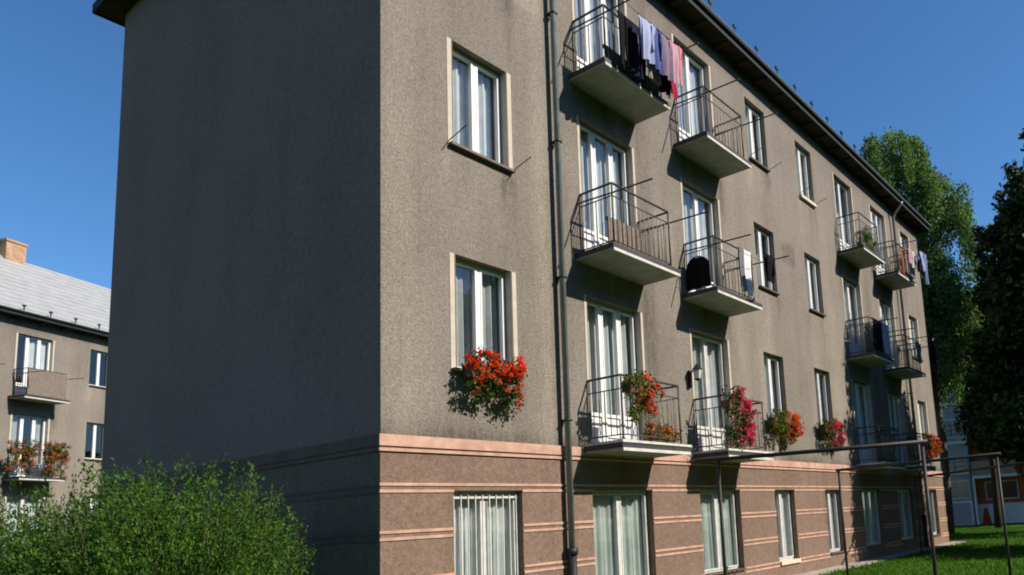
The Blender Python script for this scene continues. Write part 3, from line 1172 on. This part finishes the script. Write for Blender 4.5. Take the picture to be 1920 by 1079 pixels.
garment("towel", 4.64, 4.79, -.85, z4, .74, "redc", "dark red towel at the end of the top washing line", 20, "towel")
# middle balcony
bl = garment("blanket", 0, .48, 0, 0, .56, "black", "black blanket with a rounded top hung on the side rail of the middle balcony", 21, "blanket")
bl.rotation_euler = (0, 0, math.radians(-90))
bl.location = (6.045, -.02, 4.03)
garment("towel", 6.86, 7.02, -.66, 4.33, .82, "greyc", "grey towel hung on the railing beside the white sheet", 22, "towel")
garment("sheet", 7.02, 7.28, -.66, 4.33, .86, "white", "white sheet hung over the middle balcony railing", 23, "sheet")
garment("shirt", 7.02, 7.40, -1.10, z3, .5, "black", "black shirt hung on the drying arm in front of the narrow window", 24)
# far balconies
garment("shirt", 16.30, 16.68, -.75, z4, .78, "rust", "rust brown shirt on the far top balcony", 25)
garment("shirt", 16.60, 16.95, -.90, z4, .45, "pinkc", "pale pink shirt on the far top balcony", 26)
garment("shirt", 16.90, 17.26, -.90, z4, .52, "palegrey", "pale grey shirt on the far top balcony", 27)
garment("shirt", 17.16, 17.50, -1.1, z4, .60, "lightblue", "pale blue shirt on the far top balcony", 28)
garment("trousers", 17.40, 17.70, -1.1, z4, .95, "denim", "blue jeans at the outer end of the far top balcony line", 29)
garment("sheet", 17.10, 17.62, -.75, z4, .62, "lilac", "lilac sheet behind the pale shirts on the far top balcony", 34, "sheet")
garment("shirt", 17.45, 17.72, -.90, z4, .50, "blue", "blue shirt beside the blue jeans on the far top balcony", 35)
garment("sheet", 13.62, 14.24, -.68, 4.30, .82, "black", "dark blanket over the railing in the tree shadow", 30, "blanket")
garment("sheet", 14.30, 14.82, -.68, 4.30, .80, "lilac", "lilac sheet hanging on the balcony railing in the tree shadow", 31, "sheet")
garment("shirt", 16.6, 17.0, -.85, z3, .6, "greyc", "grey shirt on the far balcony below the blue jeans", 32)
garment("shirt", 17.2, 17.66, -1.1, z3, .62, "black", "black shirt on the far balcony below the blue jeans", 33)


# ------------------------------------------------------------------ carpet beating frames
def pipe_frame(a, b, ext, label, r):
    a, b = Vector(a), Vector(b)
    d = (b - a).normalized()
    root = empty("carpet_frame", (a.x, a.y, -1.76), 0, label, "pipe frame", "black pipe frames on the lawn")
    off = Vector((a.x, a.y, -1.76))
    mb = MB()
    mb.tube([a - d * ext - off, b + d * .06 - off], r, 10)
    mb.build("crossbar", M["frame_pipe"], root, smooth=True)
    for p in (a, b):
        mb = MB()
        mb.tube([(p.x - off.x, p.y - off.y, -.3), (p.x - off.x, p.y - off.y, p.z - off.z - r * .5)], r * .9, 10)
        mb.build("post", M["frame_pipe"], root, smooth=True)
    return root


pipe_frame((3.04, -2.25, .2), (3.53, -4.53, .2), .28, "black pipe frame standing nearest the flower balconies", .024)
pipe_frame((7.7, -1.85, .2), (7.08, -4.55, .2), .05, "black pipe frame standing between the two other frames", .024)
pipe_frame((14.1, -1.18, .2), (10.9, -4.25, .2), .0, "black pipe frame farthest from the camera by the tree shadow", .026)


# ------------------------------------------------------------------ plants and trees
def shrub(base, rx, ry, h, nshoot, label, seed, mix, name="shrub", leaf=.018, per=46):
    r = np.random.default_rng(seed)
    root = empty(name, base, 0, label, "shrub", "shrubs by the dark end wall")
    st = MB()
    Pc, Pa, Pb = [], [], []
    for i in range(nshoot):
        ang = r.uniform(0, 2 * math.pi)
        rad = math.sqrt(r.uniform(0, 1))
        bx, by = rx * .45 * rad * math.cos(ang), ry * .45 * rad * math.sin(ang)
        ex, ey = rx * rad * math.cos(ang) * r.uniform(.9, 1.1), ry * rad * math.sin(ang) * r.uniform(.9, 1.1)
        hh = h * (1 - .38 * rad ** 5.0) * (r.uniform(.70, 1.0) if r.uniform() < .8 else r.uniform(.95, 1.13))
        n = 6
        pts = []
        for k in range(n + 1):
            t = k / n
            e = t ** .7
            pts.append(np.array([bx + (ex - bx) * e, by + (ey - by) * e, hh * t ** (1.0 - .15 * rad)]) + r.normal(size=3) * .02 * (k > 0))
        if i % 5 == 0:
            st.tube([tuple(p) for p in pts], .008, 4, 0, .002)
        pts = np.array(pts)
        # leaves sit all along the upper part, on short side twigs
        nl = per
        t = r.uniform(.18, 1, nl) ** .75
        idx = np.clip((t * n).astype(int), 0, n - 1)
        fr = (t * n - idx)[:, None]
        c = pts[idx] * (1 - fr) + pts[idx + 1] * fr
        wid = (.10 * (1 - t) + .018)[:, None] * h / 2.1
        c = c + r.normal(size=(nl, 3)) * wid
        d = unit(pts[idx + 1] - pts[idx])
        a = unit(d * .9 + r.normal(size=(nl, 3)) * .55)
        b = unit(np.cross(a, r.normal(size=(nl, 3))))
        s = leaf * r.uniform(.6, 1.25, (nl, 1))
        Pc.append(c)
        Pa.append(a * s)
        Pb.append(b * s * .40)
    st.build("stems", M["stem"], root)
    C = np.concatenate(Pc)
    mi = r.choice(3, len(C), p=mix)
    quads_mesh("foliage", C, np.concatenate(Pa), np.concatenate(Pb), [M["bush_a"], M["bush_b"], M["bush_c"]], mi, root)
    return root


shrub((-1.90, .35, -1.78), 1.14, 1.30, 1.86, 950, "bright green feathery shrub before the dark end wall", 41, (.45, .40, .15), per=120)
shrub((-2.75, 2.6, -1.78), 1.15, 1.3, 1.86, 460, "darker low shrub beside the bright feathery shrub", 42, (.12, .38, .50), per=95)


def tree_base(name, base, label, height, r0, bark, cat="tree"):
    root = empty(name, base, 0, label, cat)
    mb = MB()
    pts = [(0.05 * math.sin(k), .05 * math.cos(1.7 * k), height * k / 8 - (.4 if k == 0 else 0)) for k in range(9)]
    mb.tube(pts, r0, 10, 0, r0 * .18)
    return root, mb, pts


def birch(base, label):
    """weeping birch: two lobes of hanging strands; local y runs along the picture"""
    r = np.random.default_rng(51)
    root, mb, pts = tree_base("birch_tree", base, label, 15.8, .19, "birch")
    C, A, B, K = [], [], [], []
    lobes = [(.95, 1.6, 1.7, 18.4, 10.8, 185), (-.95, 1.2, 1.4, 15.9, 8.6, 125), (.2, 2.0, 2.1, 12.0, 6.8, 150)]
    for (ly, ry, rx, top, bot, ns) in lobes:
        for s in range(ns):
            # strand start inside the lobe, biased to its shell
            q = unit(r.normal(size=(1, 3)))[0] * r.uniform(.35, 1) ** .5
            h2 = (top - bot) / 2
            p0 = np.array([q[0] * rx, ly + q[1] * ry, (top + bot) / 2 + math.copysign(abs(q[2]) ** .55, q[2]) * h2])
            z_on = max(3.0, p0[2] - 1.2 - abs(q[1]))
            if s % 2 == 0:
                mb.tube([(0.0, .03, min(z_on, 15)), tuple((np.array([0, 0, z_on]) * .35 + p0 * .65) + np.array([0, 0, .25])), tuple(p0)], .035, 5, 0, .008)
            ln = r.uniform(1.0, 2.9)
            drift = r.normal(size=2) * .16
            n = int(ln * 105)
            t = r.uniform(0, 1, n)
            arch = .35 * np.sin(t * 2.0)
            c = np.stack([p0[0] + drift[0] * t + q[0] * arch, p0[1] + drift[1] * t + q[1] * arch, p0[2] - ln * t ** 1.25 + .12 * np.sin(3 * t)], 1)
            c += r.normal(size=(n, 3)) * np.array([.13, .13, .10])
            a = unit(r.normal(size=(n, 3)) * .7 + np.array([0, 0, -.9]))
            b = unit(np.cross(a, r.normal(size=(n, 3))))
            sz = r.uniform(.045, .095, (n, 1))
            C.append(c)
            A.append(a * sz)
            B.append(b * sz * .6)
            K.append(np.where(r.uniform(size=n) < (.75 if s % 3 else .3), 0, 1))
    mb.build("trunk", M["birch_bark"], root, smooth=True)
    quads_mesh("crown", np.concatenate(C), np.concatenate(A), np.concatenate(B), [M["birch_a"], M["birch_b"]], np.concatenate(K), root)


birch((28.0, 1.75, -1.76), "tall weeping birch rising behind the far end of the block")


def broad_tree(name, base, label, clumps, mats, seed, r0=.2, leaf=.10, per=150, h=None, group=None):
    """clumps: (x, y, z, radius) leaf clumps, each reached by a limb"""
    r = np.random.default_rng(seed)
    top = h or max(c[2] for c in clumps)
    root, mb, pts = tree_base(name, base, label, top * .92, r0, "bark")
    if group:
        root["group"] = group
    C, A, B, K = [], [], [], []
    for i, (x, y, z, rad) in enumerate(clumps):
        zz = max(top * .12, z - .9 * rad - .5 * math.hypot(x, y))
        mb.tube([(0, 0, min(zz, top * .9)), (x * .55, y * .55, (zz + z) / 2 + .2), (x, y, z)], .05 * r0 / .2, 5, 0, .012)
        n = int(per * rad ** 1.7)
        q = unit(r.normal(size=(n, 3))) * (r.uniform(0, 1, (n, 1)) ** .45) * rad * np.array([1, 1, .72]) * r.uniform(.7, 1.12, (n, 1))
        # spiky twig tips
        c = np.array([x, y, z]) + q
        a, b = rand_axes(n, leaf, leaf * .55, .3)
        C.append(c)
        A.append(a)
        B.append(b)
        K.append(r.choice(len(mats), n, p=None))
    mb.build("trunk", M["bark"], root, smooth=True)
    quads_mesh("crown", np.concatenate(C), np.concatenate(A), np.concatenate(B), mats, np.concatenate(K), root)
    return root


def cone_clumps(seed, n, h0, h1, r_low, r_top, rad, aspect=1.0, skew=0.):
    r = random.Random(seed)
    out = []
    for i in range(n):
        t = r.random() ** .9
        R_ = (r_low * (1 - t) + r_top * t) * math.sqrt(r.random())
        a = r.uniform(0, 2 * math.pi)
        out.append((R_ * math.cos(a) * aspect, R_ * math.sin(a) + skew * t, h0 + (h1 - h0) * t, rad * (1.15 - .65 * t) * r.uniform(.7, 1.2)))
    return out


# dark tree at the right edge, its crown thin and spiky at the top
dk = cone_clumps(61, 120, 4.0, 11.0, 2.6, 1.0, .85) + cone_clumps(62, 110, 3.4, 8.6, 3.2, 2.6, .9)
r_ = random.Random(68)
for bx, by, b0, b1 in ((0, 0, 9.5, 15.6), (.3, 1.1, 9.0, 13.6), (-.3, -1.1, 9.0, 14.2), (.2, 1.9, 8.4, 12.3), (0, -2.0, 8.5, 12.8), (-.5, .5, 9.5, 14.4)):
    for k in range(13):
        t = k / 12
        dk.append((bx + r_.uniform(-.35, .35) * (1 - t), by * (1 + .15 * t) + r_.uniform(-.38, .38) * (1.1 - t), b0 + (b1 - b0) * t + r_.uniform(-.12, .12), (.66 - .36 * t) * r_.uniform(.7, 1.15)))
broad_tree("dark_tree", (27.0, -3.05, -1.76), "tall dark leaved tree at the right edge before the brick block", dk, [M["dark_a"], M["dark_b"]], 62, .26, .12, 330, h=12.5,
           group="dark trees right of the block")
# the dense tree on the lawn whose shadow lies on the far balconies
cs = cone_clumps(63, 230, 2.5, 9.3, 2.7, 1.9, .88)
broad_tree("dense_tree", (17.25, -4.85, -1.76), "dense dark rounded tree on the lawn whose shadow falls on the far balconies", cs, [M["dark_a"], M["dark_b"], M["birch_b"]], 64, .20, .095, 900,
           group="dark trees right of the block")
# low dark trees beyond the end wall
lw = cone_clumps(65, 70, 1.6, 6.0, 2.4, 1.2, .9)
broad_tree("dark_tree", (33.0, .9, -1.76), "lower dark green tree under the birch before the grey bay", [(x, y - 0.6, z + 5.6, rr) for x, y, z, rr in lw], [M["dark_b"], M["birch_b"]], 66, .18, .12, 200,
           group="dark trees right of the block")


# unseen tree row added behind the camera to dim the low sky and show in the lower panes
op_r = random.Random(70)
for i, xo in enumerate(range(-28, 58, 7)):
    cl = [(x * 1.25, y, z, rr) for x, y, z, rr in cone_clumps(71 + i, 60, 3.0, op_r.uniform(16.5, 19.5), 4.8, 2.6, 2.6)]
    broad_tree("sky_block_tree", (xo + op_r.uniform(-1.5, 1.5), -30 + op_r.uniform(-2, 2), -1.76), "added unseen dark tree blocking low sky opposite the apartment block beyond the lawn",
               cl, [M["dark_b"], M["birch_b"]], 90 + i, .3, .34, 75, group="added trees blocking low sky")


# ------------------------------------------------------------------ the block across the lawn
def far_block():
    root = empty("brick_block", (40, 0, -1.76), 0, "grey and red brick block across the lawn behind the dark tree", "apartment block")
    # local frame: origin on the ground, face towards -x
    mb = MB()
    mb.box(0, 9, 3.55, 9.5, 0, 9.2, 0)
    mb.build("grey_bay", M["far_grey"], root)
    mb = MB()
    mb.box(.6, 9, -9, 3.549, 1.12, 9.2, 0)
    mb.build("brick_wall", M["brick"], root)
    mb = MB()
    mb.box(.5, 9, -9, 3.548, 0, 1.12, 0)
    mb.box(-.06, 0, 3.6, 5.3, 0, 1.35, 0)
    mb.build("base_wall", M["far_white"], root)
    mb = MB()
    mb.box(-.3, 9.3, -9.3, 9.8, 9.2, 9.45)
    mb.build("roof", M["far_grey"], root)
    for (y0, y1, z0, z1, ns) in ((4.15, 3.75, 0, 0, 0),):
        pass
    for z0, z1 in ((1.55, 2.45), (3.05, 3.75), (5.0, 6.0), (7.4, 8.4)):
        for (y0, y1) in ((3.72, 4.75), (5.3, 6.3)):
            w = MB()
            w.box(-.05, .02, y0 - .07, y1 + .07, z0 - .07, z1 + .07)
            wf = w.build("window", M["far_white"], root)
            p = MB()
            p.box(-.07, -.05, y0, (y0 + y1) / 2 - .03, z0, z1)
            p.box(-.07, -.05, (y0 + y1) / 2 + .03, y1, z0, z1)
            p.build("pane", M["dark_glass"], wf)
    for z in (2.85, 4.6, 6.9):
        s = MB()
        s.box(-.12, 0, 3.56, 9.4, z, z + .16)
        s.build("string_course", M["far_white"], root)
    for k, z in enumerate((2.55, 4.95, 7.3)):
        for (y0, y1) in ((1.0, 3.3), (-2.4, .2), (-6, -3.2)):
            b = MB()
            b.box(-.75, .6, y0, y1, z, z + .14)
            bo = b.build("balcony", M["far_white"], root)
            q = MB()
            q.box(-.75, -.69, y0, y1, z + .14, z + .95)
            q.box(-.69, .6, y0, y0 + .05, z + .14, z + .95)
            q.box(-.69, .6, y1 - .05, y1, z + .14, z + .95)
            q.build("parapet", M["brick"], bo)
            q = MB()
            q.box(.55, .59, y0 + .3, y1 - .3, z + .14, z + 1.95)
            q.build("window", M["dark_glass"], bo)
    for (y0, y1) in ((1.3, 2.9), (-1.6, -.4), (-4.6, -3.4)):
        w = MB()
        w.box(.52, .60, y0 - .06, y1 + .06, 1.34, 2.36)
        wf = w.build("window", M["far_white"], root)
        p = MB()
        p.box(.50, .52, y0, (y0 + y1) / 2 - .03, 1.40, 2.30)
        p.box(.50, .52, (y0 + y1) / 2 + .03, y1, 1.40, 2.30)
        p.build("pane", M["dark_glass"], wf)
    d = MB()
    d.box(-.09, -.06, 3.75, 5.15, .05, 1.25)
    d.build("garage_door", M["curtain_grey"], root)
    for z in (3.05, 5.2):
        g = MB()
        for k in range(3):
            g.tube([(-.42, 3.6, z + .28 * k), (-.42, 5.9, z + .28 * k)], .022, 6)
        for y in (3.6, 4.4, 5.15, 5.9):
            g.tube([(-.42, y, z - .05), (-.42, y, z + .6)], .022, 6)
            g.tube([(-.42, y, z - .02), (0, y, z - .02)], .022, 6)
        g.build("railing", M["far_grey"], root)
    p = MB()
    p.tube([(-.25, 3.35, 0), (-.25, 3.35, 3.0)], .07, 8)
    p.build("pillar", M["far_white"], root)


far_block()


def a_board():
    root = empty("sign_board", (36.4, 2.15, -1.76), .3, "small red pointed board standing on the lawn before the brick block", "board")
    for s in (-1, 1):
        mb = MB()
        mb.poly([(-.02 + s * .02, -.26, 0), (-.02 + s * .02, .26, 0), (-.02 + s * .02, .07, .95), (-.02 + s * .02, -.07, .95)])
        mb.poly([(s * .06, -.26, 0), (s * .06, -.07, .95), (s * .06, .07, .95), (s * .06, .26, 0)])
        mb.quad((-.02 + s * .02, -.26, 0), (s * .06, -.26, 0), (s * .06, -.07, .95), (-.02 + s * .02, -.07, .95))
        mb.quad((-.02 + s * .02, .26, 0), (s * .06, .26, 0), (s * .06, .07, .95), (-.02 + s * .02, .07, .95))
        mb.build("leaf_panel", M["red_paint"], root)


a_board()


# ------------------------------------------------------------------ grass blades where the lawn shows
def grass():
    n = 60000
    x = 8 + 26 * rng.uniform(0, 1, n) ** 1.3
    y = rng.uniform(-5.5, 4, n)
    keep = (y < -.50) | (x > 21.4)
    x, y = x[keep], y[keep]
    n = len(x)
    h = rng.uniform(.03, .085, (n, 1)) * (1 + .35 * np.sin(x * 1.3) * np.cos(y * 1.7))[:, None]
    up_ = unit(np.stack([rng.normal(size=n) * .35, rng.normal(size=n) * .35, np.ones(n)], 1))
    c = np.stack([x, y, np.full(n, -1.76)], 1) + up_ * h * .5
    side = unit(np.cross(up_, rng.normal(size=(n, 3))))
    o = quads_mesh("grass", c, up_ * h * .6, side * .008, [M["blade_a"], M["blade_b"]], rng.choice(2, n, p=(.7, .3)))
    tag(o, "short green grass blades on the lawn", "grass", kind="stuff")


grass()
